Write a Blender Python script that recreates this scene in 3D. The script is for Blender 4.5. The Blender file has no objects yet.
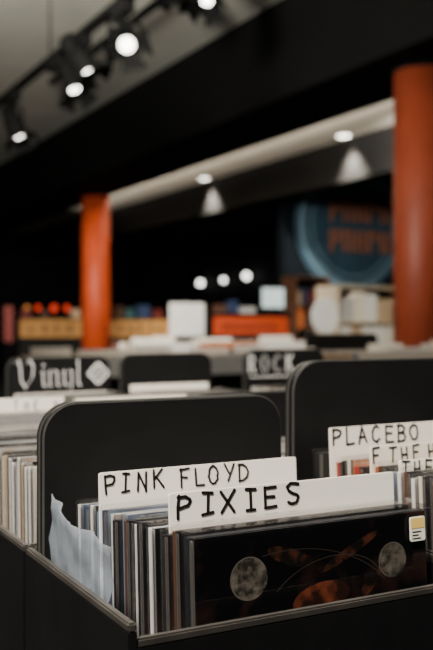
import bpy, bmesh, math, random
from mathutils import Vector, Matrix
random.seed(4)
SC = bpy.context.scene
C = SC.collection
TH = math.radians(28.4); co = math.cos(TH); si = math.sin(TH)
F = 650/36*50.0
H = 1.05
OX, OY = .1446, .3438

def xs(px, y):
    r = (px-216.5)/F
    return y*(co*r+si)/(co-si*r)
def dep(px, y):
    r = (px-216.5)/F
    return y/(co-si*r)
def span(px0, px1, py0, py1, y):
    pm = (px0+px1)/2
    D = dep(pm, y)
    return xs(px0, y), xs(px1, y), H+(325-py1)/F*D, H+(325-py0)/F*D

# ------------------------------------------------------------------ materials
def nodes(name):
    m = bpy.data.materials.new(name); m.use_nodes = True
    nt = m.node_tree; nt.nodes.clear()
    out = nt.nodes.new('ShaderNodeOutputMaterial')
    return m, nt, out
def mat(name, col, rough=.5, var=.12, scale=30, metal=0, spec=.5, col2=None, bump=0, detail=3, p=(.45, .6)):
    m, nt, out = nodes(name)
    b = nt.nodes.new('ShaderNodeBsdfPrincipled')
    b.inputs['Roughness'].default_value = rough
    b.inputs['Metallic'].default_value = metal
    b.inputs['Specular IOR Level'].default_value = spec
    tc = nt.nodes.new('ShaderNodeTexCoord')
    n = nt.nodes.new('ShaderNodeTexNoise'); n.inputs['Scale'].default_value = scale; n.inputs['Detail'].default_value = detail
    nt.links.new(tc.outputs['Object'], n.inputs['Vector'])
    r = nt.nodes.new('ShaderNodeValToRGB')
    a = [min(1, x*(1-var)) for x in col]
    e = [min(1, x*(1+var)) for x in (col2 or col)]
    r.color_ramp.elements[0].color = (*a, 1); r.color_ramp.elements[1].color = (*e, 1)
    r.color_ramp.elements[0].position = .35 if not col2 else p[0]
    r.color_ramp.elements[1].position = .65 if not col2 else p[1]
    nt.links.new(n.outputs['Fac'], r.inputs['Fac'])
    nt.links.new(r.outputs['Color'], b.inputs['Base Color'])
    if bump:
        bp = nt.nodes.new('ShaderNodeBump'); bp.inputs['Strength'].default_value = bump; bp.inputs['Distance'].default_value = .001
        n2 = nt.nodes.new('ShaderNodeTexNoise'); n2.inputs['Scale'].default_value = scale*12
        nt.links.new(tc.outputs['Object'], n2.inputs['Vector'])
        nt.links.new(n2.outputs['Fac'], bp.inputs['Height']); nt.links.new(bp.outputs['Normal'], b.inputs['Normal'])
    nt.links.new(b.outputs[0], out.inputs[0])
    return m
def emis(name, col, st):
    m, nt, out = nodes(name)
    e = nt.nodes.new('ShaderNodeEmission'); e.inputs[0].default_value = (*col, 1); e.inputs[1].default_value = st
    nt.links.new(e.outputs[0], out.inputs[0]); return m
def clear(name, tint=(1, 1, 1), base=.05, diff=0.0, dcol=(.8, .8, .8), rough=.05):
    m, nt, out = nodes(name)
    t = nt.nodes.new('ShaderNodeBsdfTransparent'); t.inputs[0].default_value = (*tint, 1)
    g = nt.nodes.new('ShaderNodeBsdfGlossy'); g.inputs['Roughness'].default_value = rough
    lw = nt.nodes.new('ShaderNodeLayerWeight'); lw.inputs[0].default_value = .25
    mu = nt.nodes.new('ShaderNodeMath'); mu.operation = 'MULTIPLY_ADD'; mu.inputs[1].default_value = .4; mu.inputs[2].default_value = base
    nt.links.new(lw.outputs['Fresnel'], mu.inputs[0])
    mx = nt.nodes.new('ShaderNodeMixShader')
    nt.links.new(mu.outputs[0], mx.inputs[0]); nt.links.new(t.outputs[0], mx.inputs[1]); nt.links.new(g.outputs[0], mx.inputs[2])
    last = mx
    if diff:
        d = nt.nodes.new('ShaderNodeBsdfDiffuse'); d.inputs[0].default_value = (*dcol, 1)
        m2 = nt.nodes.new('ShaderNodeMixShader'); m2.inputs[0].default_value = diff
        nt.links.new(mx.outputs[0], m2.inputs[1]); nt.links.new(d.outputs[0], m2.inputs[2]); last = m2
    nt.links.new(last.outputs[0], out.inputs[0]); return m

M = {}
M['board'] = mat('board_black_plastic', (.0065, .0065, .0065), .45, .1, 60, bump=.05, spec=.3)
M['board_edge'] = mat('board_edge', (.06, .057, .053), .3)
M['bin'] = mat('bin_black_metal', (.004, .004, .0045), .5, .15, 40, bump=.05, spec=.25)
M['rim'] = mat('bin_rim', (.035, .031, .027), .38, .2, 50)  # lighter grey carries the light reflected off the rail
M['card'] = mat('divider_card', (.84, .785, .70), .45, .03, 25)
M['card2'] = mat('divider_card_warm', (.82, .755, .64), .5, .04, 25)
M['ink'] = mat('marker_ink', (.009, .008, .008), .6, .1, spec=.2)
M['white'] = mat('white_print', (.80, .78, .75), .6, .05)
M['shell'] = clear('clear_case', base=.06)
M['shell_edge'] = clear('case_edge', base=.14, diff=.68, dcol=(.92, .89, .83))  # pale colour stands in for light caught by the clear edges
M['hinge'] = clear('case_hinge', base=.06, diff=.10, dcol=(.6, .55, .5))
M['sleeve'] = clear('plastic_sleeve', tint=(.88, .92, .97), base=.09, diff=.17, dcol=(.60, .66, .73), rough=.10)
M['blacktray'] = mat('disc_tray', (.012, .012, .014), .4)
M['greytray'] = mat('disc_tray_grey', (.22, .22, .23), .4)
SP = {}
for k, c_ in (('white', (.78, .755, .71)), ('cream', (.74, .66, .54)), ('black', (.010, .010, .012)),
               ('navy', (.025, .042, .10)), ('slate', (.18, .23, .32)), ('tan', (.48, .34, .21)),
               ('red', (.40, .05, .03)), ('brown', (.09, .042, .025)), ('grey', (.42, .41, .39)),
               ('teal', (.04, .12, .12)), ('orange', (.5, .13, .03)), ('maroon', (.13, .02, .015))):
    SP[k] = mat('spine_'+k, c_, .5, .1, 80)
CV = {
 'dark': mat('cover_dark', (.010, .009, .010), .4, .2, 14, col2=(.04, .024, .016)),
 'red': mat('cover_red', (.12, .02, .015), .4, .2, 30, col2=(.6, .3, .16)),
 'light': mat('cover_light', (.6, .55, .47), .4, .1, 18, col2=(.35, .25, .18)),
 'blue': mat('cover_blue', (.03, .05, .1), .4, .1, 18, col2=(.14, .2, .28)),
 'grey': mat('cover_grey', (.25, .25, .25), .4, .1, 18, col2=(.5, .48, .45)),
}
M['planet_bg'] = mat('front_art', (.0035, .0035, .0045), .35, .1, 40, col2=(.026, .012, .009), detail=8, p=(.50, .66))
M['globe'] = mat('globe_print', (.035, .031, .025), .45, .2, 190, col2=(.17, .148, .12), detail=7, p=(.40, .66))
M['globe_ring'] = mat('globe_ring', (.15, .13, .11), .4)
M['rust'] = mat('rust_print', (.03, .011, .007), .45, .2, 90, col2=(.16, .038, .016), detail=6)
M['rust2'] = mat('rust_print_dark', (.008, .006, .005), .45, .2, 90, col2=(.075, .023, .012), detail=6)
M['line'] = mat('fine_line_print', (.06, .045, .035), .45)
M['sticker'] = mat('sticker_white', (.76, .73, .64), .5, .04)
M['sticker_y'] = mat('sticker_yellow', (.74, .50, .13), .5, .05)
M['floor'] = mat('dark_carpet', (.012, .012, .013), .9, .3, 80)
M['wallblk'] = mat('black_paint', (.005, .005, .006), .8, .1, 3, spec=.15)
M['wallblue'] = mat('blue_black_paint', (.006, .010, .014), .8, .15, 3, spec=.15)
M['beamblk'] = mat('beam_black', (.003, .003, .003), .9, .1, 3, spec=.08)
M['ceil'] = mat('ceiling_grey', (.62, .60, .53), .9, .05, 2)
M['strip'] = mat('ceiling_offwhite', (.74, .68, .58), .85, .05, 2)
M['face'] = mat('bulkhead_charcoal', (.010, .0096, .009), .9, .1, 3, spec=.08)
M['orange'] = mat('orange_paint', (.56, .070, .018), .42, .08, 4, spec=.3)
M['orange_shaded'] = mat('orange_paint_shaded', (.15, .025, .010), .5, .08, 4, spec=.2)  # same orange paint, shade on the near column put into its colour
M['fixture'] = mat('fixture_black', (.003, .003, .003), .7, .1, spec=.06)
M['lamp'] = emis('lamp_glow', (1, .95, .86), 13)
M['lampwarm'] = emis('lamp_warm', (1, .93, .82), 12)
M['sconce'] = emis('sconce_glow', (1, .97, .92), 5)
M['redglow'] = emis('red_lamp_glow', (1, .07, .03), 1.0)
M['amberglow'] = emis('amber_lamp_glow', (1, .35, .08), .8)
M['screen'] = emis('screen_glow', (.82, .95, .9), 1.2)
M['ochre'] = mat('ochre_panel', (.42, .20, .05), .6, .1, 6)
M['orangesign'] = mat('orange_panel', (.50, .055, .012), .5, .08, 5)
M['cabinet'] = mat('cabinet_black', (.005, .005, .005), .6, .1, 8, spec=.25)
M['blue'] = mat('sign_blue', (.045, .105, .16), .7, .15, 4)
M['bluelight'] = mat('sign_light_blue', (.17, .30, .39), .7, .1, 4)
M['signorange'] = mat('sign_rust', (.55, .20, .10), .7, .1, 4)
M['wood'] = mat('pale_wood', (.50, .40, .28), .55, .12, 9)
M['darkwood'] = mat('dark_wood', (.10, .04, .02), .55, .15, 9)

# ------------------------------------------------------------------ mesh helpers
def box(bm, x0, x1, y0, y1, z0, z1, mi=0, bev=0):
    t = bmesh.new()
    vs = [t.verts.new(p) for p in ((x0,y0,z0),(x1,y0,z0),(x1,y1,z0),(x0,y1,z0),(x0,y0,z1),(x1,y0,z1),(x1,y1,z1),(x0,y1,z1))]
    for f in ((3,2,1,0),(4,5,6,7),(0,1,5,4),(1,2,6,5),(2,3,7,6),(3,0,4,7)):
        t.faces.new([vs[i] for i in f]).material_index = mi
    if bev: bmesh.ops.bevel(t, geom=t.edges[:], offset=bev, segments=2, affect='EDGES')
    merge(bm, t)
def merge(bm, t):
    me = bpy.data.meshes.new('tmp'); t.to_mesh(me); t.free(); bm.from_mesh(me); bpy.data.meshes.remove(me)
def prism(bm, pts, y0, y1, mi=0, bev=0, bmi=-1):
    t = bmesh.new()
    a = [t.verts.new((x, y0, z)) for x, z in pts]; b = [t.verts.new((x, y1, z)) for x, z in pts]
    n = len(pts)
    t.faces.new(a); t.faces.new(b[::-1])
    for i in range(n): t.faces.new((a[(i+1) % n], a[i], b[i], b[(i+1) % n]))
    for f in t.faces: f.material_index = mi
    bmesh.ops.recalc_face_normals(t, faces=t.faces[:])
    if bev:
        ed = [e for f in t.faces if len(f.verts) == n for e in f.edges]
        bmesh.ops.bevel(t, geom=list(set(ed)), offset=bev, segments=2, affect='EDGES', material=bmi)
    merge(bm, t)
def rrect(x0, x1, z0, z1, rt, rb=0, n=8):
    pts = []
    def arc(cx, cz, r, a0):
        if r == 0: pts.append((cx, cz)); return
        for i in range(n+1):
            a = a0+math.pi/2*i/n; pts.append((cx+r*math.cos(a), cz+r*math.sin(a)))
    arc(x1-rb, z0+rb, rb, -math.pi/2); arc(x1-rt, z1-rt, rt, 0); arc(x0+rt, z1-rt, rt, math.pi/2); arc(x0+rb, z0+rb, rb, math.pi)
    return pts
def lathe(bm, prof, mi=0, n=32, mtx=None, cap=True):
    t = bmesh.new(); rings = []
    for r, z in prof:
        rings.append([t.verts.new((r*math.cos(2*math.pi*i/n), r*math.sin(2*math.pi*i/n), z)) for i in range(n)])
    for a, b in zip(rings, rings[1:]):
        for i in range(n):
            f = t.faces.new((a[i], a[(i+1) % n], b[(i+1) % n], b[i])); f.smooth = True
    if cap:
        t.faces.new(rings[0][::-1]); t.faces.new(rings[-1])
    for f in t.faces: f.material_index = mi
    if mtx: t.transform(mtx)
    merge(bm, t)
def tube(bm, p0, p1, r, n=12, mi=0):
    p0 = Vector(p0); p1 = Vector(p1); d = p1-p0
    q = Vector((0, 0, 1)).rotation_difference(d.normalized()).to_matrix().to_4x4()
    lathe(bm, [(r, 0), (r, d.length)], mi, n, Matrix.Translation(p0) @ q)
def mesh(name, bm, mats):
    me = bpy.data.meshes.new(name); bm.to_mesh(me); bm.free()
    for m in (mats if isinstance(mats, (list, tuple)) else [mats]): me.materials.append(m)
    return me
def link(name, me, parent=None, loc=None):
    o = bpy.data.objects.new(name, me); C.objects.link(o)
    if parent: o.parent = parent
    if loc: o.location = loc
    return o
def obj(name, bm, mats, parent=None, loc=None): return link(name, mesh(name, bm, mats), parent, loc)
def tag(o, label, cat, group=None):
    o['label'] = label; o['category'] = cat
    if group: o['group'] = group
    return o
def empty(name, loc, label, cat, group=None):
    o = bpy.data.objects.new(name, None); o.empty_display_size = .05; C.objects.link(o); o.location = loc
    return tag(o, label, cat, group)
def struct(name, b, m):
    bm = bmesh.new(); box(bm, *b); o = obj(name, bm, m); o['kind'] = 'structure'; return o

# ------------------------------------------------------------------ stroke lettering
def arcp(cx, cz, rx, rz, a0, a1, n=10):
    return [(cx+rx*math.cos(math.radians(a0+(a1-a0)*i/n)), cz+rz*math.sin(math.radians(a0+(a1-a0)*i/n))) for i in range(n+1)]
FONT = {
 'P': [[(.05,0),(.06,.5),(.04,1)], [(.0,.98),(.35,1.0),(.58,.88),(.6,.72),(.45,.54),(.06,.46)]],
 'I': [[(.22,0),(.22,1)], [(.0,1),(.44,1)], [(.0,0),(.44,.02)]],
 'X': [[(.0,0),(.62,1)], [(.02,1),(.6,.0)]],
 'E': [[(.05,0),(.05,1)], [(.05,1),(.6,1)], [(.05,.52),(.5,.52)], [(.05,0),(.6,0)]],
 'S': [[(.58,.88),(.42,1),(.18,.98),(.04,.82),(.1,.62),(.3,.52),(.5,.42),(.58,.24),(.46,.05),(.24,0),(.02,.1)]],
 'N': [[(.04,0),(.04,1)], [(.04,1),(.58,0)], [(.58,0),(.58,1)]],
 'K': [[(.05,0),(.05,1)], [(.58,1),(.06,.45)], [(.22,.6),(.6,0)]],
 'F': [[(.05,0),(.05,1)], [(.05,1),(.6,1)], [(.05,.52),(.48,.54)]],
 'L': [[(.05,1),(.05,0)], [(.05,0),(.56,0)]],
 'O': [arcp(.31, .5, .3, .5, 90, 450, 18)],
 'Y': [[(.0,1),(.32,.5)], [(.62,1),(.22,0)]],
 'D': [[(.05,0),(.05,1)], [(.0,1),(.3,.96),(.55,.78),(.62,.5),(.54,.2),(.3,.02),(.0,0)]],
 'A': [[(.0,0),(.31,1)], [(.31,1),(.62,0)], [(.12,.36),(.5,.36)]],
 'C': [arcp(.33, .5, .31, .5, 45, 315, 14)],
 'B': [[(.05,0),(.05,1)], [(.0,1),(.38,.98),(.54,.78),(.4,.54),(.06,.52)], [(.1,.52),(.46,.5),(.6,.28),(.44,.03),(.0,0)]],
 'T': [[(.31,0),(.31,1)], [(.0,1),(.62,1)]],
 'H': [[(.05,0),(.05,1)], [(.57,0),(.57,1)], [(.05,.52),(.57,.52)]],
 'R': [[(.05,0),(.05,1)], [(.05,1),(.38,.98),(.55,.78),(.42,.54),(.05,.5)], [(.25,.5),(.6,0)]],
 ' ': [],
 'V': [[(-.14,1.02),(.02,1.14),(.12,.8),(.16,.25),(.38,-.04)], [(.38,-.04),(.70,.4),(.76,.85),(.56,1.16),(.40,1.0)]],
 'i': [[(.02,.6),(.12,.68),(.12,.08),(.26,.0)], [(.1,.95),(.18,.87)]],
 'n': [[(.0,.58),(.1,.68),(.1,.05),(.18,.0)], [(.1,.55),(.34,.68),(.48,.56),(.48,.08),(.6,0)]],
 'y': [[(.0,.58),(.1,.68),(.1,.12),(.26,.0),(.48,.14)], [(.38,.68),(.48,.6),(.48,-.1),(.26,-.36),(.02,-.28)]],
 'l': [[(.02,1.0),(.12,1.12),(.12,.08),(.26,0)]],
}
def text_bm(text, h, adv, w, sx=1.0, nib=None, jit=.07, depth=0.0):
    bm = bmesh.new(); x = 0
    for k, ch in enumerate(text):
        rot = random.uniform(-jit, jit); dz = random.uniform(-jit, jit)*h*.7
        for pl in FONT[ch]:
            pts = []
            for (a, b) in pl:
                if not nib: a += random.uniform(-jit, jit)*.6; b += random.uniform(-jit, jit)*.6
                X = a*h*sx; Z = b*h
                pts.append(Vector((x+X*math.cos(rot)-Z*math.sin(rot), depth, Z*math.cos(rot)+X*math.sin(rot)+dz)))
            for a, b in zip(pts, pts[1:]):
                if nib:
                    o = Vector((math.cos(nib)*w/2, 0, math.sin(nib)*w/2))
                else:
                    d = (b-a).normalized(); o = Vector((-d.z, 0, d.x))*w/2
                bm.faces.new([bm.verts.new(p) for p in (a-o, b-o, b+o, a+o)])
            for a in pts:
                if nib:
                    o = Vector((math.cos(nib)*w/2, 0, math.sin(nib)*w/2)); q = Vector((-o.z, 0, o.x))*.35
                    bm.faces.new([bm.verts.new(p) for p in (a-o-q, a+o-q, a+o+q, a-o+q)])
                else:
                    bm.faces.new([bm.verts.new(a+Vector((math.cos(t*math.pi/5)*w/2, 0, math.sin(t*math.pi/5)*w/2))) for t in range(10)])
        x += adv if not isinstance(adv, (list, tuple)) else adv[k]
    return bm

# ------------------------------------------------------------------ compact discs
CW, CT, CH = .142, .0104, .125
def build_shell():
    bm = bmesh.new(); box(bm, 0, CW, 0, CT, 0, CH, 0, .0009)
    for f in bm.faces:
        n = f.normal
        if max(abs(n.x), abs(n.y), abs(n.z)) < .99: f.material_index = 1
    return mesh('clear_case', bm, [M['shell'], M['shell_edge']])
SHELL = build_shell()
INL = {}
def inlay(k):
    if k not in INL:
        bm = bmesh.new()
        box(bm, .0022, CW-.0022, .0090, .0096, .004, CH-.003)
        box(bm, .0012, .0018, .0042, .0092, .004, CH-.003); box(bm, CW-.0018, CW-.0012, .0042, .0092, .004, CH-.003)
        INL[k] = mesh('inlay_card', bm, SP[k])
    return INL[k]
BK = {}
def booklet(k):
    if k not in BK:
        bm = bmesh.new(); box(bm, .0028, CW-.003, .0012, .0022, .003, CH-.003)
        BK[k] = mesh('booklet', bm, CV[k])
    return BK[k]
def front_art():
    bm = bmesh.new(); box(bm, .0028, CW-.003, .0012, .0022, .003, CH-.003, 0)
    def disc(cx, cz, rx, rz, y, mi, n=40, r0=0, tilt=0, a0=0, a1=2*math.pi):
        ring = []
        full = a1-a0 > 6.2
        m_ = n if full else n+1
        for i in range(m_):
            a = a0+(a1-a0)*i/n
            X = rx*math.cos(a); Z = rz*math.sin(a)
            ring.append((cx+X*math.cos(tilt)-Z*math.sin(tilt), y, cz+X*math.sin(tilt)+Z*math.cos(tilt)))
        if r0:
            inn = [(cx+(p[0]-cx)*r0, y, cz+(p[2]-cz)*r0) for p in ring]
            a = [bm.verts.new(p) for p in ring]; b = [bm.verts.new(p) for p in inn]
            for i in range(m_ if full else m_-1): bm.faces.new((a[i], a[(i+1) % m_], b[(i+1) % m_], b[i])).material_index = mi
        else:
            bm.faces.new([bm.verts.new(p) for p in ring]).material_index = mi
    disc(.072, .086, .017, .0075, .00112, 3, tilt=.12)
    disc(.090, .1065, .020, .0026, .00112, 4, tilt=.42)
    disc(.054, .108, .013, .0040, .00113, 4, tilt=-.35)
    disc(.102, .089, .010, .003, .00113, 4, tilt=.8)
    disc(.075, .083, .036, .022, .00110, 5, r0=.985, tilt=.2, a0=.2, a1=2.4)
    disc(.060, .075, .060, .036, .00110, 5, r0=.992, tilt=-.1, a0=.6, a1=2.0)
    for cx, cz, r in ((.031, .1005, .0102), (.1165, .0990, .0090)):
        disc(cx, cz, r, r, .00108, 1); disc(cx, cz, r, r, .00104, 2, r0=.94, a0=.6, a1=4.2)
    return mesh('booklet', bm, [M['planet_bg'], M['globe'], M['globe_ring'], M['rust'], M['rust2'], M['line']])
FRONT = front_art()
def tray_mesh(m):
    bm = bmesh.new(); box(bm, .0028, CW-.003, .0040, .0086, .004, CH-.003); return mesh('disc_tray', bm, m)
TRB = tray_mesh(M['blacktray']); TRG = tray_mesh(M['greytray'])
bm = bmesh.new(); box(bm, .0012, .0024, .0012, .0034, .004, CH-.004)
HINGE = mesh('hinge_strip', bm, M['hinge'])
def cd(x, y, z, tilt, spine, cover, label, group=None, hinge=True, mesh_cover=None, thin=1.0, tall=1.0):
    o = link('compact_disc_case', SHELL); o.location = (x, y, z); o.rotation_euler = (-tilt, 0, 0)
    if thin != 1 or tall != 1: o.scale = (1, thin, tall)
    tag(o, label, 'CD case', group)
    link('inlay_card', inlay(spine), o)
    link('booklet', mesh_cover or booklet(cover), o)
    link('disc_tray', TRG if spine in ('white', 'grey', 'slate') else TRB, o)
    if hinge: link('hinge_strip', HINGE, o)
    return o

# ------------------------------------------------------------------ trays, boards, cards
def tray(x0, x1, y0, y1, zb, zf, zr, label, t=.004, fd=0):
    w, d = x1-x0, y1-y0
    o = empty('record_tray', (x0, y0, zb), label, 'tray')
    bm = bmesh.new()
    box(bm, t, w-t, t, d-t, 0, zf-zb)
    h = zr-zb-.004
    walls = ((0, t, 0, d, h), (w-t, w, 0, d, h), (t, w-t, 0, t, h-fd), (t, w-t, d-t, d, h))
    for b in walls: box(bm, *b[:4], 0, b[4])
    obj('body', bm, M['bin'], o)
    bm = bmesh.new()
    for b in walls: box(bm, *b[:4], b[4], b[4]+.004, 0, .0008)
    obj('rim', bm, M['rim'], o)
    return o
def board(x0, x1, y, z0, z1, label, r=.018, th=.0088, group=None, bev=.0009):
    o = empty('divider_board', (x0, y, z0), label, 'divider board', group)
    w = x1-x0; h = z1-z0
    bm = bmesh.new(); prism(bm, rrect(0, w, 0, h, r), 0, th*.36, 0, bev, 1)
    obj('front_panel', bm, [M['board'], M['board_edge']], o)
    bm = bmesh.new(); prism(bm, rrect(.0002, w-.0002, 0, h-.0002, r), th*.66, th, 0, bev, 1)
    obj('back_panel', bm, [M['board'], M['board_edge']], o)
    bm = bmesh.new(); prism(bm, rrect(.003, w-.003, 0, h-.003, r), th*.35, th*.67, 0)
    obj('core', bm, M['board'], o)
    return o
def card(x0, y, w, z0, z1, tilt, label, text=None, th=.0009, m='card', group=None):
    h = (z1-z0)/math.cos(tilt)
    bm = bmesh.new(); prism(bm, rrect(0, w, 0, h, .0014, 0, n=5), 0, th, 0, .0002)
    o = obj('divider_card', bm, M[m]); o.location = (x0, y, z0); o.rotation_euler = (-tilt, 0, 0)
    tag(o, label, 'divider card', group)
    if text:
        s, th_, adv, sw, sx, ox, top = text
        obj('lettering', text_bm(s, th_, adv, sw, sx), M['ink'], o, (ox, -.0003, h-top-th_))
    return o

ZB = H-.224; ZF = H-.2195; ZR = H-.123; T3 = math.radians(3)
ZFR = ZF+.012
# --- main tray -------------------------------------------------------------
tray(OX, OX+.189, OY, OY+.1455, ZB, ZF, ZR, 'black metal tray in the foreground holding the front planet artwork case', fd=.007)
tray(OX+.190, OX+.378, OY, OY+.192, ZB, ZFR, ZR, 'black metal tray on the right under the seven-letter divider card')
ROW1F = H-.206
tray(OX, OX+.189, OY+.1500, OY+.360, ZB, ROW1F, ZR, 'black metal tray at left behind the big rounded board')
tray(OX+.190, OX+.378, OY+.196, OY+.360, ZB, ZF, ZR, 'black metal tray behind the tall right-hand rounded board')
tray(OX, OX+.189, OY+.364, OY+.64, ZB, ROW1F, ZR, 'black metal tray second behind the big left board')
tray(OX+.190, OX+.378, OY+.364, OY+.64, ZB, ZF, ZR, 'black metal tray in the row before the gothic lettered board')

board(OX+.0045, OX+.157, OY+.1290, ZF, H-.0425, 'large black rounded divider board behind the ten-letter card', r=.019, th=.0122)
board(OX+.1965, OX+.354, OY+.1768, ZFR, H-.0247, 'tall black rounded divider board at the right behind the seven-letter card', r=.022, th=.0108)

o = cd(OX+.0395, OY+.0155, ZF, T3, 'black', 'dark', 'frontmost CD case showing dark artwork with two globes', mesh_cover=FRONT)
bm = bmesh.new(); prism(bm, rrect(.1275, .1375, .107, .1195, .001, .001), -.00045, -.0001, 0)
prism(bm, rrect(.1281, .1369, .1136, .1189, .0005, .0005), -.0006, -.00045, 1)
for i, wd in enumerate((.0055, .0042, .0060)): box(bm, .1288, .1288+wd, -.0006, -.00045, .1082+i*.0017, .1087+i*.0017, 2)
st = obj('price_sticker', bm, [M['sticker'], M['sticker_y'], M['ink']], o); st['label'] = 'small white and yellow price sticker'
cd(OX+.0372, OY+.0266, ZF, T3, 'brown', 'dark', 'dark brown spined slim CD case directly behind the two-globe case', thin=.55, tall=1.012)
cd(OX+.0345, OY+.0329, ZF, T3, 'black', 'dark', 'black spined slim CD case just before the bold six-letter card', thin=.55, tall=.99)
o1 = ['first', 'second', 'third', 'fourth', 'fifth', 'sixth', 'seventh', 'eighth', 'ninth']
seq = [('white', 'dark', .58), ('black', 'dark', .55), ('black', 'dark', .52), ('white', 'dark', .52), ('brown', 'dark', .52), ('slate', 'blue', .52), ('black', 'dark', .52), ('white', 'light', .52), ('navy', 'blue', .52)]
v = .0411
offs = [.0315, .0338, .0305, .0318, .0285, .0302, .0270, .0284, .0258]
tl_ = [1.005, .985, 1.01, .99, 1.0, 1.015, .985, 1.0, 1.01]
for i, (s, cv, th_) in enumerate(seq):
    cd(OX+offs[i], OY+v, ZF, T3, s, cv, '%s spined slim CD case, %s behind the bold six-letter card' % (s, o1[i]), thin=th_, tall=tl_[i])
    v += CT*th_+.00035
u = .0262; v = .0968
for i, (s, cv, th_) in enumerate([('slate', 'blue', .52), ('white', 'dark', .52), ('navy', 'blue', .52), ('white', 'blue', .52)]):
    cd(OX+u, OY+v, ZF, T3, s, cv, '%s spined slim CD case, %s behind the thin ten-letter card' % (s, o1[i]), thin=th_, tall=[.99, 1.01, .995, 1.0][i])
    v += CT*th_+.0004; u -= .0014

card(OX+.0405, OY+.0393, .1365, ZF, H-.0806, T3, 'long cream divider card in front with bold six-letter handwriting',
     ('PIXIES', .0102, [.0138, .0102, .0142, .0110, .0137, .012], .0016, 1.20, .0040, .0014))
card(OX+.0262, OY+.0945, .1235, ZF, H-.0776, T3, 'cream divider card with ten thin hand-lettered capitals before big board',
     ('PINK FLOYD', .0096, [.0100, .0082, .0100, .0098, .0062, .0092, .0086, .0102, .0092, .01], .00125, .98, .003, .0013))

# plastic sleeve along the left wall of the front tray
bm = bmesh.new()
nv, nz = 34, 22; g = []
for i in range(nv+1):
    row = []
    for j in range(nz+1):
        a = i/nv; b = j/nz
        v = .0515+a*.071; zt = -.1040+a*.0135+.0012*math.sin(a*9)
        z = -.2185+(zt+.2185)*b
        u = .0095+.0035*math.sin(a*5+b*2)*b-.003*b+.003*(1-a)*b + .0012*math.sin(a*23+b*9)*b+.0009*math.sin(b*31-a*14)*b+.0006*math.sin(a*47+b*40)*b
        row.append(bm.verts.new((max(u, .0048), v-.05, z+.2195)))
    g.append(row)
for i in range(nv):
    for j in range(nz): bm.faces.new((g[i][j], g[i+1][j], g[i+1][j+1], g[i][j+1])).smooth = True
o = obj('plastic_sleeve', bm, M['sleeve']); o.location = (OX, OY+.05, ZF)
so = o.modifiers.new('s', 'SOLIDIFY'); so.thickness = .0005
tag(o, 'crumpled clear plastic sleeve standing at the left side of the front tray', 'plastic sleeve')

# --- right tray -------------------------------------------------------------
rt = [('c', .012, .199, 'white', 'grey', 'white spined CD case at the front of the right-hand tray'),
      ('c', .0235, .1985, 'tan', 'dark', 'tan spined CD case second from front in the right-hand tray'),
      ('t', .0348, .1985, 'black', 'dark', 'black spined slim CD case third from front in the right-hand tray'),
      ('t', .0405, .1980, 'cream', 'dark', 'cream spined slim CD case fourth from front in the right-hand tray'),
      ('t', .0462, .1975, 'white', 'dark', 'white spined slim CD case fifth from front in the right-hand tray'),
      ('t', .0519, .1972, 'brown', 'dark', 'brown spined slim CD case sixth from front in the right-hand tray'),
      ('t', .0576, .1970, 'white', 'red', 'white spined slim CD case just before the shortest right-hand card'),
      ('t', .0692, .1990, 'slate', 'blue', 'slate blue spined slim CD case just behind the nearest right-hand card'),
      ('t', .0749, .1982, 'brown', 'dark', 'brown spined slim CD case between the two lower right-hand cards'),
      ('t', .0806, .1990, 'orange', 'red', 'orange spined slim CD case before the card with F first'),
      ('c', .0932, .1958, 'red', 'dark', 'red spined CD case just behind the two lower right-hand cards'),
      ('t', .1043, .1960, 'cream', 'red', 'cream spined slim CD case in the middle behind the card with F'),
      ('t', .1100, .1960, 'black', 'dark', 'black spined slim CD case second before the seven-letter card'),
      ('t', .1157, .1958, 'red', 'red', 'red covered slim CD case just before the seven-letter card'),
      ('c', .1380, .1970, 'black', 'dark', 'black CD case between the seven-letter card and tall board')]
for i, (t, v, u, s, cv, lab) in enumerate(rt): cd(OX+u, OY+v, ZFR, T3, s, cv, lab, thin=1.0 if t == 'c' else .52, tall=(1.0, .985, 1.01)[i % 3])
card(OX+.1962, OY+.1262, .145, ZFR, H-.0664, T3, 'cream divider card with seven thin capitals in front of tall board',
     ('PLACEBO', .0104, [.0110, .0098, .0114, .0114, .0104, .0108, .01], .0014, 1.0, .002, .0012))
card(OX+.2010, OY+.0908, .13, ZFR, H-.0748, T3, 'cream card in right-hand tray lettered with a single F first',
     ('F THE H', .0092, [.0085, .0040, .0094, .0094, .0090, .004, .004], .0012, .88, .002, .0012), m='card2')
card(OX+.2035, OY+.0668, .13, ZFR, H-.0800, T3, 'cream card lettered THE nearest the front in the right-hand tray',
     ('THE', .0092, [.0088, .0090, .0092], .0012, .88, .0020, .0012))

# --- blurred rows behind ------------------------------------------------------
def fill(x0, y0, n, z, label, group, pal, pitch=.0115, jx=.004, tilt=T3):
    for i in range(n):
        cd(x0+random.uniform(0, jx), y0+i*pitch, z, tilt, random.choice(pal), random.choice(('light', 'grey', 'dark', 'light')), label, group, hinge=False)
light = ['white', 'white', 'cream', 'white', 'tan', 'white', 'cream', 'cream']
mixed = ['white', 'cream', 'white', 'tan', 'brown', 'grey', 'navy', 'white']
for i in range(30):
    cd(OX+.010+random.uniform(0, .004), OY+.155+i*.0063, ROW1F, T3, random.choice(light), random.choice(('light', 'grey', 'dark')), 'pale spined slim CD case packed in the tray left behind the big board', 'CD cases in left tray behind big board', hinge=False, thin=.56, tall=random.uniform(.98, 1.015))
fill(OX+.010, OY+.370, 12, ROW1F, 'blurred CD case in the second tray behind the big left board', 'CD cases in second tray behind big board', light)
card(OX+.014, OY+.513, .136, ROW1F, H-.071, T3, 'blurred cream card with scribbled capitals at far left edge', ("THE HO", .008, .010, .0010, .85, .085, .0035))
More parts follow.
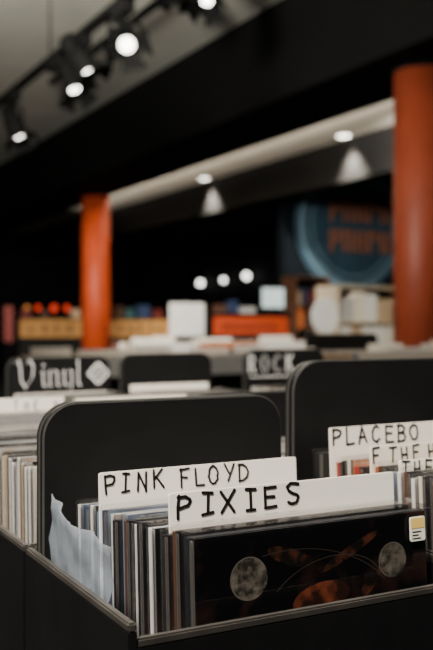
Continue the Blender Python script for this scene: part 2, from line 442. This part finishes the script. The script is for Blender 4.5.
fill(OX+.010, OY+.520, 9, ROW1F, 'blurred CD case behind the scribbled card at the far left', 'CD cases behind scribbled left card', light)
fill(OX+.200, OY+.202, 10, ZF, 'CD case hidden low behind the tall right-hand board', 'CD cases behind tall right board', light)
board(OX+.1945, OX+.349, OY+.330, ZF, H-.058, 'low black divider board just visible over the big left board')
fill(OX+.200, OY+.372, 20, ZF, 'blurred CD case before the long blank cream card', 'CD cases before blank cream card', mixed)
card(OX+.200, OY+.622, .14, ZF, H-.083, T3, 'long blank cream card seen over the top of the big left board', m='card2')

# row C: trays with lettered boards
C0 = 1.03
rowc = [(.338, .505), (.5075, .675), (.715, .895)]
tl = ['black tray before the gothic lettered board', 'black tray before the plain black board beside the gothic one', 'black tray before the stencil lettered board']
for (a, b), lab in zip(rowc, tl): tray(a, b, C0, 1.275, ZB, ZF, ZR, lab)
fill(.345, 1.04, 16, ZF, 'blurred CD case in the tray below the gothic lettered board', 'CD cases below gothic board', mixed)
fill(.514, 1.04, 15, ZF, 'blurred CD case in the tray below the plain middle board', 'CD cases below plain board', mixed)
fill(.730, 1.04, 17, ZF, 'blurred CD case in the tray below the stencil lettered board', 'CD cases below stencil board', light)
card(.350, 1.231, .138, ZF, H-.096, T3, 'blurred cream card right in front of the gothic lettered board', ('HI TO', .006, .012, .0010, .9, .012, .0025))
card(.520, 1.222, .130, ZF, H-.088, T3, 'blurred blank cream card in front of the plain middle board')
b1 = board(.343, .498, 1.252, ZF, H-.046, 'black divider board with white gothic lettering and square emblem')
zt = .2195-.046
obj('lettering', text_bm('Vinyl', .034, [.0330, .0105, .0215, .0205, .012], .0028, .86, nib=math.radians(40), jit=0), M['white'], b1, (.016, -.0005, zt-.042))
bm = bmesh.new()
pts = [(0, .016), (.016, .032), (.032, .016), (.016, 0)]
for a, b in zip(pts, pts[1:]+pts[:1]):
    A = Vector((a[0], 0, a[1])); B = Vector((b[0], 0, b[1])); d = (B-A).normalized(); q = Vector((-d.z, 0, d.x))*.0018
    bm.faces.new([bm.verts.new(p) for p in (A-q, B-q, B+q, A+q)])
for cx_, cz_ in ((.016, .0215), (.0105, .016), (.0215, .016), (.016, .0105)):
    bm.faces.new([bm.verts.new(p) for p in ((cx_-.0036, 0, cz_), (cx_, 0, cz_+.0036), (cx_+.0036, 0, cz_), (cx_, 0, cz_-.0036))])
obj('emblem', bm, M['white'], b1, (.120, -.0005, zt-.041))
board(.510, .662, 1.240, ZF, H-.043, 'plain black divider board between the two lettered boards')
b2 = board(.731, .886, 1.256, ZF, H-.040, 'black divider board with white stencil capitals')
zt = .2195-.040
obj('lettering', text_bm('ROCK', .0280, .0240, .0034, .72, jit=.01), M['white'], b2, (.007, -.0005, zt-.037))
bm = bmesh.new()
for i in range(8): box(bm, .010+i*.0105, .017+i*.0105, -.0004, 0, 0, .0022)
obj('caption_line', bm, M['white'], b2, (.0, -.0003, zt-.045))

# cabinets carrying the trays
def cabinet(x0, x1, y0, y1, z1, label):
    o = empty('rack_cabinet', (x0, y0, 0), label, 'cabinet')
    w, d = x1-x0, y1-y0
    bm = bmesh.new(); box(bm, 0, w, 0, d, .08, z1, 0, .003); obj('body', bm, M['cabinet'], o)
    bm = bmesh.new(); box(bm, .03, w-.03, .03, d-.03, 0, .08); obj('plinth', bm, M['bin'], o)
    n = max(1, round(w/.45))
    for i in range(n):
        bm = bmesh.new(); box(bm, w*i/n+.01, w*(i+1)/n-.01, -.006, 0, .10, z1-.02, 0, .002)
        obj('front_panel', bm, M['cabinet'], o)
    return o
cabinet(OX, OX+.378, OY, OY+.64, ZB, 'black floor cabinet under the foreground trays')
cabinet(.33, .90, 1.02, 1.285, ZB, 'black floor cabinet under the lettered board trays')

# rows D and E: record sleeves further back
SLM = {k: None for k in SP}
def sleeve(k):
    if SLM[k] is None:
        bm = bmesh.new()
        box(bm, 0, .312, 0, .0008, 0, .312); box(bm, 0, .312, .0030, .0038, 0, .312); box(bm, 0, .0008, .0008, .0030, 0, .312)
        box(bm, .312-.0008, .312, .0008, .0030, 0, .312); box(bm, .001, .311, .0008, .0030, 0, .0008)
        SLM[k] = mesh('record_sleeve', bm, SP[k])
    return SLM[k]
def lp_row(x0, y0, n, top, boards, where, cards=(), pal=('white', 'cream', 'cream', 'grey', 'tan', 'brown', 'navy', 'black', 'white'), nrec=11):
    DF = H+top-.311; DZ = DF-.005; DR = DF+.26
    cabinet(x0-.01, x0+n*.336+.004, y0-.005, y0+.355, DZ, 'black floor cabinet under the %s record row' % where)
    names = ['leftmost', 'second from left', 'third from left', 'fourth from left', 'fifth from left', 'sixth from left']
    for i in range(n):
        x = x0+i*.336
        tray(x, x+.330, y0, y0+.35, DZ, DF, DR, 'black record tray in the %s row, %s' % (where, names[i]))
        for j in range(nrec):
            o = link('record_sleeve', sleeve(random.choice(pal)))
            o.location = (x+.008+random.uniform(0, .003), y0+.012+j*.0265, DF); o.rotation_euler = (-math.radians(5), 0, random.uniform(-.012, .012))
            tag(o, 'blurred record sleeve in the %s row tray, %s' % (where, names[i]), 'record sleeve', 'record sleeves in %s row, %s tray' % (where, names[i]))
        for ci, (cj, cx, cw, ch) in enumerate(cards.get(i, ())):
            card(x+cx, y0+.012+cj*.0265+.014, cw, DF, DF+ch, math.radians(5), 'blank pale card standing %s in the %s row, tray %s' % (['nearest', 'behind another', 'furthest back'][ci], where, names[i]))
        if boards.get(i) is not None:
            board(x+.01, x+.32, y0+.335, DF, H+boards[i], 'dark blurred divider board in the %s row, %s' % (where, names[i]), r=.02)
lp_row(.73, 2.25, 6, -.088, {0: -.095, 1: -.095, 2: -.080, 3: -.030, 4: -.115, 5: -.115}, 'middle-distance',
       cards={0: ((3, .12, .16, .33), (7, .02, .12, .335)), 1: ((2, .01, .2, .322), (6, .17, .14, .33), (9, .02, .13, .335)), 2: ((5, .08, .2, .325), (8, .02, .12, .335)), 3: ((1, .15, .16, .325), (5, .16, .15, .335)), 4: ((3, .01, .14, .335), (7, .15, .14, .345))})
lp_row(1.66, 3.85, 4, -.085, {0: -.075, 1: -.090, 2: -.050, 3: -.060}, 'far', cards={0: ((2, .02, .17, .335), (6, .18, .12, .34)), 1: ((6, .1, .19, .33), (2, .01, .1, .325)), 2: ((2, .06, .2, .34),), 3: ((2, .02, .15, .35), (5, .18, .12, .345))},
       pal=('white', 'cream', 'orange', 'grey', 'tan', 'brown', 'navy', 'maroon', 'white'))

# ------------------------------------------------------------------ the room
struct('floor', (-4, 9, -3, 18, -.1, 0), M['floor'])
struct('ceiling', (-4, 9, -3, 18, 3.35, 3.45), M['ceil'])
struct('wall_back', (-4, 9, 18, 18.1, 0, 3.35), M['wallblk'])
struct('wall_left', (-4.1, -4, -3, 18, 0, 3.35), M['wallblk'])
struct('wall_right', (9, 9.1, -3, 18, 0, 3.35), M['wallblk'])
struct('wall_front', (-4, 9, -3.1, -3, 0, 3.35), M['wallblk'])
struct('trim_1', (3.43, 4.15, -3, 18, 2.65, 3.35), M['beamblk'])
struct('trim_2', (4.15, 5.40, -3, 18, 2.90, 3.35), M['strip'])
struct('trim_3', (5.40, 5.60, -3, 18, 2.48, 3.35), M['face'])
struct('trim_4', (5.60, 9.0, -3, 18, 2.90, 3.35), M['beamblk'])
struct('wall_partition', (5.75, 9.0, 8.95, 9.10, 0, 2.90), M['wallblue'])

def column(x, y, label, m):
    o = empty('column', (x, y, 0), label, 'column')
    bm = bmesh.new(); lathe(bm, [(.172, .12), (.172, 2.63)], n=64); obj('shaft', bm, M[m], o)
    bm = bmesh.new(); lathe(bm, [(.20, 0), (.20, .10), (.19, .12)], n=64); obj('base', bm, M['cabinet'], o)
    bm = bmesh.new(); lathe(bm, [(.176, 2.62), (.182, 2.63), (.182, 2.65)], n=64); obj('collar', bm, M['beamblk'], o)
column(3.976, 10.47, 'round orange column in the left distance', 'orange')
column(3.80, 4.34, 'round orange column with painted-in shade at the right edge, nearest the camera', 'orange_shaded')

# ------------------------------------------------------------------ track lights
def track(x, z, y0, y1, rods, label):
    o = empty('lighting_track', (x, y0, z), label, 'lighting track')
    bm = bmesh.new(); box(bm, -.026, .026, 0, y1-y0, -.022, .022, 0, .003); obj('rail', bm, M['fixture'], o)
    for ry in rods:
        bm = bmesh.new(); tube(bm, (0, ry-y0, .02), (0, ry-y0, 3.35-z), .006); obj('hanging_rod', bm, M['fixture'], o)
def spot(x, y, z, head, aim, label, power, r=.062, rl=.05):
    o = empty('track_spotlight', (x, y, z), label, 'spotlight', None)
    hd = Vector(head)-Vector((x, y, z)); a = Vector(aim).normalized()
    bm = bmesh.new(); box(bm, -.030, .030, -.10, .10, -.065, 0, 0, .004); obj('adapter', bm, M['fixture'], o)
    q = Vector((0, 0, 1)).rotation_difference(a).to_matrix().to_4x4()
    mt = Matrix.Translation(hd) @ q
    bm = bmesh.new()
    lathe(bm, [(.002, -.24), (.052, -.235), (.060, -.15), (r+.004, -.14), (r+.010, -.06), (r+.016, 0), (r+.022, .030), (r+.012, .030), (r+.0, -.01)], n=32, mtx=mt, cap=False)
    hs = obj('housing', bm, M['fixture'], o)
    for s in range(4):
        bm = bmesh.new(); rr = r+.020
        t = bmesh.new()
        vs = [t.verts.new(p) for p in ((-.050, rr, .02), (.050, rr, .02), (.072, rr+.034, .070), (-.072, rr+.034, .070))]
        vs2 = [t.verts.new((v.co.x, v.co.y+.003, v.co.z)) for v in vs]
        t.faces.new(vs); t.faces.new(vs2[::-1])
        for i in range(4): t.faces.new((vs[i], vs[(i+1) % 4], vs2[(i+1) % 4], vs2[i]))
        t.transform(mt @ Matrix.Rotation(s*math.pi/2, 4, 'Z')); merge(bm, t)
        obj('barn_door', bm, M['fixture'], hs)
    back = hd+a*(-.10)
    side = a.cross(Vector((0, 0, 1))).normalized()*(r+.024)
    bm = bmesh.new()
    top = Vector((0, 0, -.05)); mid = Vector((back.x*.5, back.y*.5, max(back.z+.09, -.10)))
    tube(bm, top, mid, .016)
    for sgn in (1, -1):
        tube(bm, mid, mid+side*sgn, .009); tube(bm, mid+side*sgn, back+side*sgn, .009)
    obj('yoke', bm, M['fixture'], o)
    bm = bmesh.new(); lathe(bm, [(.001, .000), (rl*.5, -.002), (rl, -.006)], n=28, mtx=mt, cap=False)
    obj('lamp_face', bm, M['lamp'], hs)
    ld = bpy.data.lights.new('spot_lamp', 'SPOT'); ld.energy = power; ld.spot_size = math.radians(54); ld.spot_blend = .6; ld.shadow_soft_size = .03
    ld.color = (1, .92, .8)
    lo = bpy.data.objects.new('spot_lamp', ld); C.objects.link(lo)
    lo.location = Vector(head)+a*.04; lo.rotation_euler = a.to_track_quat('-Z', 'Y').to_euler()
TX, TZ = 1.82, H+1.70
track(TX, TZ, -1.0, 9.5, [1.0, 5.62], 'black lighting track hung from the ceiling at upper left')
def at(px, py, Y):
    X = (px-216.5)/F*Y; Z = (325-py)/F*Y
    return (co*X+si*Y, -si*X+co*Y, H+Z)
p1 = at(127, 45, 4.62); spot(TX, p1[1]+.12, TZ-.02, p1, (-.25, -.75, -.50), 'black track spotlight glowing brightest, lowest right on the upper-left track', 50, r=.060, rl=.040)
p2 = at(88, 70, 5.25); spot(TX, p2[1]+.06, TZ-.02, p2, (.40, -.40, -.80), 'black track spotlight in the middle of the upper-left track', 60, r=.058, rl=.036)
p3 = at(19, 136, 6.45); spot(TX, p3[1]+.12, TZ-.02, p3, (.25, -.40, -.88), 'black track spotlight at the far left end of the track', 60, r=.062, rl=.042)
p4 = at(75, 90, 5.60); spot(TX, p4[1]+.16, TZ-.02, p4, (.10, -.46, -.85), 'black track spotlight just behind the middle one on the track', 40, r=.056, rl=.034)
T2 = H+2.22
track(2.6, T2, 0, 8.0, [1.5, 6.5], 'second lighting track close to the ceiling at top centre')
p5 = at(207, 2, 5.5); spot(2.6, p5[1]+.05, T2-.02, p5, (-.2, -.4, -.85), 'spotlight cut off by the top edge on the second track', 50, rl=.034)
p6 = at(180, -2, 5.9); spot(2.6, p6[1]+.05, T2-.02, p6, (.05, .1, -1), 'dark spotlight beside the cut-off one on the second track', 40, rl=.03)

# downlights in the pale ceiling strip
for y, en, lab in ((4.22, 60, 'recessed downlight in the pale strip nearest the camera'), (7.17, 620, 'recessed downlight in the pale strip beside right column'), (10.10, 620, 'recessed downlight in the pale strip above the distant racks')):
    x = 5.290
    o = empty('downlight', (x, y, 2.90), lab, 'downlight')
    bm = bmesh.new(); lathe(bm, [(.085, 0), (.085, -.006), (.066, -.008), (.064, -.002)], n=32, cap=False); bz = obj('bezel', bm, M['white'], o)
    bm = bmesh.new(); lathe(bm, [(.001, -.003), (.064, -.004)], n=32, cap=False); obj('lamp_face', bm, M['lampwarm'], bz)
    ld = bpy.data.lights.new('down_lamp', 'SPOT'); ld.energy = en; ld.spot_size = math.radians(88); ld.spot_blend = .8; ld.shadow_soft_size = .045; ld.color = (1, .93, .82)
    lo = bpy.data.objects.new('down_lamp', ld); C.objects.link(lo); lo.location = (x, y, 2.88); lo.rotation_euler = (0, 0, 0)

# ------------------------------------------------------------------ the distance
xa, xb, za, zb_ = span(296, 408, 174, 278, 8.92)
R = (xb-xa)/2; cx = (xa+xb)/2; cz = (za+zb_)/2
o = empty('wall_sign', (cx, 8.95, cz), 'round blue wall sign with two rows of orange letters', 'sign')
rx = Matrix.Rotation(math.radians(90), 4, 'X')
bm = bmesh.new(); lathe(bm, [(R, 0), (R, .01), (R-.02, .02)], n=64, mtx=rx); dk = obj('disc', bm, M['blue'], o)
for ra, rb in ((.93, .80), (.74, .70)):
    bm = bmesh.new(); lathe(bm, [(R*ra, .018), (R*ra, .026), (R*rb, .026), (R*rb, .018)], n=64, mtx=rx, cap=False); obj('ring', bm, M['bluelight'], dk)
for row, zz in enumerate((.05, -.32)):
    bm = bmesh.new()
    for i in range(5):
        x = -.36+i*.19
        box(bm, x, x+.05, -.040, -.027, zz, zz+.27); box(bm, x+.05, x+.14, -.040, -.027, zz+(.215 if i % 2 else .11), zz+(.27 if i % 2 else .165))
        box(bm, x+.10, x+.15, -.040, -.027, zz+(.0 if i % 3 else .14), zz+.27)
    obj('letter_row', bm, M['signorange'], dk)

# service counter + monitor
x0, x1, z0, z1 = span(214, 288, 313, 335, 6.9)
CZ = z1
o = empty('service_counter', (x0, 6.9, 0), 'service counter with a bright orange front panel', 'counter')
w = x1-x0
bm = bmesh.new(); box(bm, 0, w, .02, .6, 0, z1-.03, 0, .004); obj('body', bm, M['cabinet'], o)
bm = bmesh.new(); box(bm, -.02, w+.02, -.01, .62, z1-.03, z1, 0, .005); obj('worktop', bm, M['cabinet'], o)
bm = bmesh.new(); box(bm, .0, w, 0, .02, z0, z1-.03, 0, .003); fp = obj('front_panel', bm, M['orangesign'], o)
for i in range(7):
    bm = bmesh.new(); box(bm, .1+i*.08, .15+i*.08, -.004, 0, z0+.05, z0+.10); obj('panel_mark', bm, SP['maroon'], fp)
xm0, xm1, zm0, zm1 = span(261, 285, 287, 311, 7.1)
o = empty('monitor', (xm0, 7.1, z1), 'glowing pale screen standing on the orange fronted counter', 'monitor')
wm = xm1-xm0
bm = bmesh.new(); prism(bm, rrect(0, wm, zm0-z1+.02, zm1-z1, .01, .01), 0, .03); fr = obj('frame', bm, M['fixture'], o)
bm = bmesh.new(); box(bm, .012, wm-.012, -.002, 0, zm0-z1+.032, zm1-z1-.012); obj('screen', bm, M['screen'], fr)
bm = bmesh.new(); box(bm, wm/2-.03, wm/2+.03, .03, .05, .01, .15); box(bm, wm/2-.09, wm/2+.09, -.02, .12, 0, .012, 0, .003); obj('stand', bm, M['fixture'], o)

def stand_sign(px0, px1, py0, py1, y, label, m, round_=False):
    x0, x1, z0, z1 = span(px0, px1, py0, py1, y)
    o = empty('sign_stand', ((x0+x1)/2, y, 0), label, 'sign stand')
    hw = (x1-x0)/2
    bm = bmesh.new()
    if round_: prism(bm, [(hw*math.cos(2*math.pi*i/40), (z0+z1)/2+(z1-z0)/2*math.sin(2*math.pi*i/40)) for i in range(40)], -.008, .008)
    else: prism(bm, rrect(-hw, hw, z0, z1, .01, .01), -.006, .006)
    obj('panel', bm, m, o)
    bm = bmesh.new(); tube(bm, (0, .014, .02), (0, .014, (z0+z1)/2), .008); obj('pole', bm, M['fixture'], o)
    bm = bmesh.new(); lathe(bm, [(.14, 0), (.14, .012), (.05, .022)], n=32); obj('base', bm, M['fixture'], o)
stand_sign(170, 204, 303, 336, 4.6, 'square white card on a stand left of the orange counter', M['white'])
stand_sign(312, 338, 298, 334, 5.2, 'oval white panel on a stand right of the orange counter', M['white'], True)
stand_sign(4, 13, 306, 342, 7.0, 'narrow red upright sign on a stand at far left edge', SP['maroon'])

# ochre headed display unit beyond the left column
UY = 11.2
x0, x1, z0, z1 = span(20, 170, 318, 337, UY)
o = empty('display_unit', (x0, UY, 0), 'long dark display unit with an ochre header panel behind left column', 'display unit')
w = x1-x0
bm = bmesh.new(); box(bm, 0, w, .02, .4, 0, z1-.02, 0, .004); obj('body', bm, M['cabinet'], o)
bm = bmesh.new(); box(bm, 0, w, 0, .02, z0, z1-.02, 0, .003); hp = obj('header_panel', bm, M['ochre'], o)
bm = bmesh.new(); box(bm, -.01, w+.01, -.01, .41, z1-.02, z1, 0, .004); obj('top_board', bm, M['cabinet'], o)
xx = .12
while xx < w-.15:
    mw = random.uniform(.03, .07)
    bm = bmesh.new(); box(bm, xx, xx+mw, -.004, 0, z0+.06, z0+random.uniform(.12, .18)); obj('header_mark', bm, SP['brown'], hp)
    xx += mw+random.uniform(.06, .14)
def pbox(x, y, z, w, d, h, m, lab):
    o = empty('product_box', (x, y, z), lab, 'box')
    bm = bmesh.new(); box(bm, 0, w, 0, d, 0, h*.78, 0, .002); obj('base', bm, m, o)
    bm = bmesh.new(); box(bm, -.001, w+.001, -.001, d+.001, h*.78, h, 0, .002); obj('lid', bm, m, o)
items = [(22, 31, 309, 'maroon', 'low maroon box at the left end of the ochre headed unit'),
         (43, 48, 310, 'brown', 'brown box between two glowing red lamps on the ochre unit'), (73, 80, 309, 'tan', 'tan box just left of the distant column'),
         (113, 124, 306, 'brown', 'brown box on the ochre unit just right of the column'), (126, 134, 309, 'teal', 'teal box on the ochre unit right of the column'),
         (137, 150, 305, 'navy', 'navy box on the ochre unit near its right end'), (154, 163, 310, 'maroon', 'maroon box at the right end of the ochre unit')]
for (a, b, t_, m, lab) in items:
    xa, xb, za, zb_ = span(a, b, t_, 318, UY+.1)
    pbox(xa, UY+.1, z1, xb-xa, .1, zb_-z1, SP[m], lab)
for px, r_, m, lab in ((38, .034, 'redglow', 'left small glowing red lamp on the ochre headed unit'), (54, .044, 'redglow', 'middle small glowing red lamp on the ochre headed unit'), (67, .038, 'redglow', 'right small glowing red lamp on the ochre headed unit'), (27, .03, 'amberglow', 'small amber lamp behind the maroon box on ochre unit'), (145, .03, 'amberglow', 'small amber lamp behind the navy box on ochre unit')):
    yy = UY+.3
    o = empty('table_lamp', (xs(px, yy), yy, z1), lab, 'lamp')
    bm = bmesh.new(); lathe(bm, [(.04, 0), (.04, .012), (.012, .02), (.010, .09)], n=24); obj('base', bm, M['fixture'], o)
    bm = bmesh.new(); lathe(bm, [(r_*math.sin(math.pi*i/12)+.0005, .13-r_*1.15*math.cos(math.pi*i/12)) for i in range(13)], n=24, cap=False); obj('globe', bm, M[m], o)

# open shelves
def shelfunit(px0, px1, py0, y, label, m, where, kinds, lev0, bwr, bh_=(.12, .24)):
    x0, x1, z0, z1 = span(px0, px1, py0, 360, y)
    o = empty('open_shelf', (x0, y, 0), label, 'shelf')
    w = x1-x0
    for xx in (0, w-.02):
        bm = bmesh.new(); box(bm, xx, xx+.02, 0, .3, 0, z1, 0, .002); obj('side_panel', bm, m, o)
    lev = lev0+[z1-.02]
    for zz in lev:
        bm = bmesh.new(); box(bm, .02, w-.02, 0, .29, zz, zz+.018, 0, .002); obj('shelf', bm, m, o)
    bm = bmesh.new(); box(bm, .02, w-.02, .29, .3, 0, z1-.02); obj('back_panel', bm, M['cabinet'], o)
    nm = 0
    shn = {1: 'lower', 2: 'middle', 3: 'top'}
    pn = ['first from left', 'second from left', 'third from left', 'fourth from left', 'fifth from left', 'sixth from left']
    for li in (1, 2, 3):
        xx = .025; pos = 0
        while pos < 6:
            bw = random.uniform(*bwr); bh = min(lev[li+1]-lev[li]-.04, random.uniform(*bh_)); k = kinds[nm % len(kinds)]; nm += 1
            if xx+bw > w-.025: break
            pbox(x0+xx, y+.03, lev[li]+.018, bw, .18, bh, SP[k], '%s box on the %s shelf %s, %s' % (k, shn[li], where, pn[pos]))
            xx += bw+.010; pos += 1
shelfunit(338, 408, 286, 5.7, 'pale wooden open shelf unit beside the near orange column', M['wood'], 'beside the near column',
          ['white', 'cream', 'white', 'grey', 'cream', 'white', 'tan', 'white'], [.3, .62, .86, 1.06], (.09, .15), (.15, .25))
shelfunit(296, 330, 276, 8.4, 'dark wooden shelf unit below the round blue sign', M['darkwood'], 'below the round sign',
          ['maroon', 'red', 'brown', 'tan', 'navy', 'maroon', 'orange', 'brown'], [.3, .70, 1.0, 1.26], (.05, .10))
for k, (a, b, t_, m, lab) in enumerate(((217, 227, 305, 'brown', 'brown box at the left end of the orange fronted counter'), (231, 238, 301, 'navy', 'navy box on the counter left of the screen'), (243, 256, 307, 'grey', 'low grey box on the counter just left of the screen'))):
    xa, xb, za, zb_ = span(a, b, t_, 313, 7.1)
    pbox(xa, 7.1, CZ, xb-xa, .1, zb_-CZ, SP[m], lab)

# lamps on the far right-hand wall
ry = Matrix.Rotation(math.radians(-90), 4, 'Y')
for px, py, rr, lab in ((200, 283, .070, 'left of the three glowing wall lamps in the far dark'), (223, 280, .055, 'middle of the three glowing wall lamps in the far dark'), (246, 276, .070, 'right of the three glowing wall lamps in the far dark')):
    r = (px-216.5)/F; X = 8.85; y = X*(co-si*r)/(co*r+si); z = H+(325-py)/F*(y/(co-si*r))
    o = empty('wall_lamp', (9.0, y, z), lab, 'wall lamp')
    bm = bmesh.new(); lathe(bm, [(.06, 0), (.06, .02), (.02, .03), (.02, .08)], n=24, mtx=ry); obj('bracket', bm, M['fixture'], o)
    bm = bmesh.new(); lathe(bm, [(rr*math.sin(math.pi*i/16)+.0005, -rr*math.cos(math.pi*i/16)) for i in range(17)], n=24, mtx=Matrix.Translation((-.14, 0, 0)), cap=False); obj('globe', bm, M['sconce'], o)

# ------------------------------------------------------------------ light
def area(loc, aim, size, power, col=(1, .95, .87), sy=None):
    ld = bpy.data.lights.new('area', 'AREA'); ld.energy = power; ld.size = size; ld.color = col
    if sy: ld.shape = 'RECTANGLE'; ld.size_y = sy
    o = bpy.data.objects.new('area', ld); C.objects.link(o); o.location = loc
    o.rotation_euler = (Vector(aim)-Vector(loc)).to_track_quat('-Z', 'Y').to_euler()
    return o
def spotl(loc, aim, deg, power, col=(1, .93, .82), soft=.06):  # unseen spots without fixtures, added to brighten parts of the shop
    ld = bpy.data.lights.new('fill_spot', 'SPOT'); ld.energy = power; ld.spot_size = math.radians(deg); ld.spot_blend = .7; ld.shadow_soft_size = soft; ld.color = col
    o = bpy.data.objects.new('fill_spot', ld); C.objects.link(o); o.location = loc
    o.rotation_euler = (Vector(aim)-Vector(loc)).to_track_quat('-Z', 'Y').to_euler()
spotl((-.65, -.10, 2.5), (.28, .52, .95), 54, 520, col=(1, .94, .84), soft=.10)                 # over the front trays
spotl((.5, 1.0, 3.2), (.6, 1.0, .9), 50, 400, soft=.2)
spotl((1.3, 2.2, 3.2), (1.6, 2.4, .8), 48, 440, soft=.2)
spotl((1.9, 3.6, 3.2), (2.2, 4.0, .9), 36, 320, soft=.2)
area((.2, 3.0, 2.7), (1.2, 6.5, 3.35), .8, 400, col=(1, .97, .86))           # unseen fill light added to lift the grey ceiling
spotl((1.6, 7.6, 3.2), (3.98, 10.47, 1.2), 36, 430)                          # left column
spotl((2.4, 2.8, 3.25), (3.8, 4.34, 1.9), 26, 35)                            # right column, left flank
spotl((1.4, 8.6, 3.2), (2.9, 11.2, 1.0), 42, 130)                            # display unit
spotl((5.0, 5.5, 2.85), (6.7, 8.95, 2.3), 45, 800)                           # wall sign
spotl((2.2, 5.2, 3.25), (4.4, 6.9, 0.8), 36, 320)                            # counter and shelf
a_ = area((4.30, 7.0, 2.72), (4.30+math.cos(.7), 7.0, 2.72+math.sin(.7)), 13, 105, col=(1, .92, .78), sy=.06)  # unseen fill added behind the beam to brighten the pale ceiling strip
a_.data.spread = math.radians(85)
w_ = bpy.data.worlds.new('world'); SC.world = w_; w_.use_nodes = True
w_.node_tree.nodes['Background'].inputs[0].default_value = (.5, .5, .55, 1); w_.node_tree.nodes['Background'].inputs[1].default_value = .03

cd_ = bpy.data.cameras.new('camera'); cam = bpy.data.objects.new('camera', cd_); C.objects.link(cam)
cam.location = (0, 0, H); cam.rotation_euler = (math.radians(90), 0, -TH)
cd_.sensor_fit = 'VERTICAL'; cd_.sensor_height = 36; cd_.sensor_width = 24; cd_.lens = 50; cd_.clip_start = .02; cd_.clip_end = 60
cd_.dof.use_dof = True; cd_.dof.focus_distance = .44; cd_.dof.aperture_fstop = 10.5
SC.camera = cam
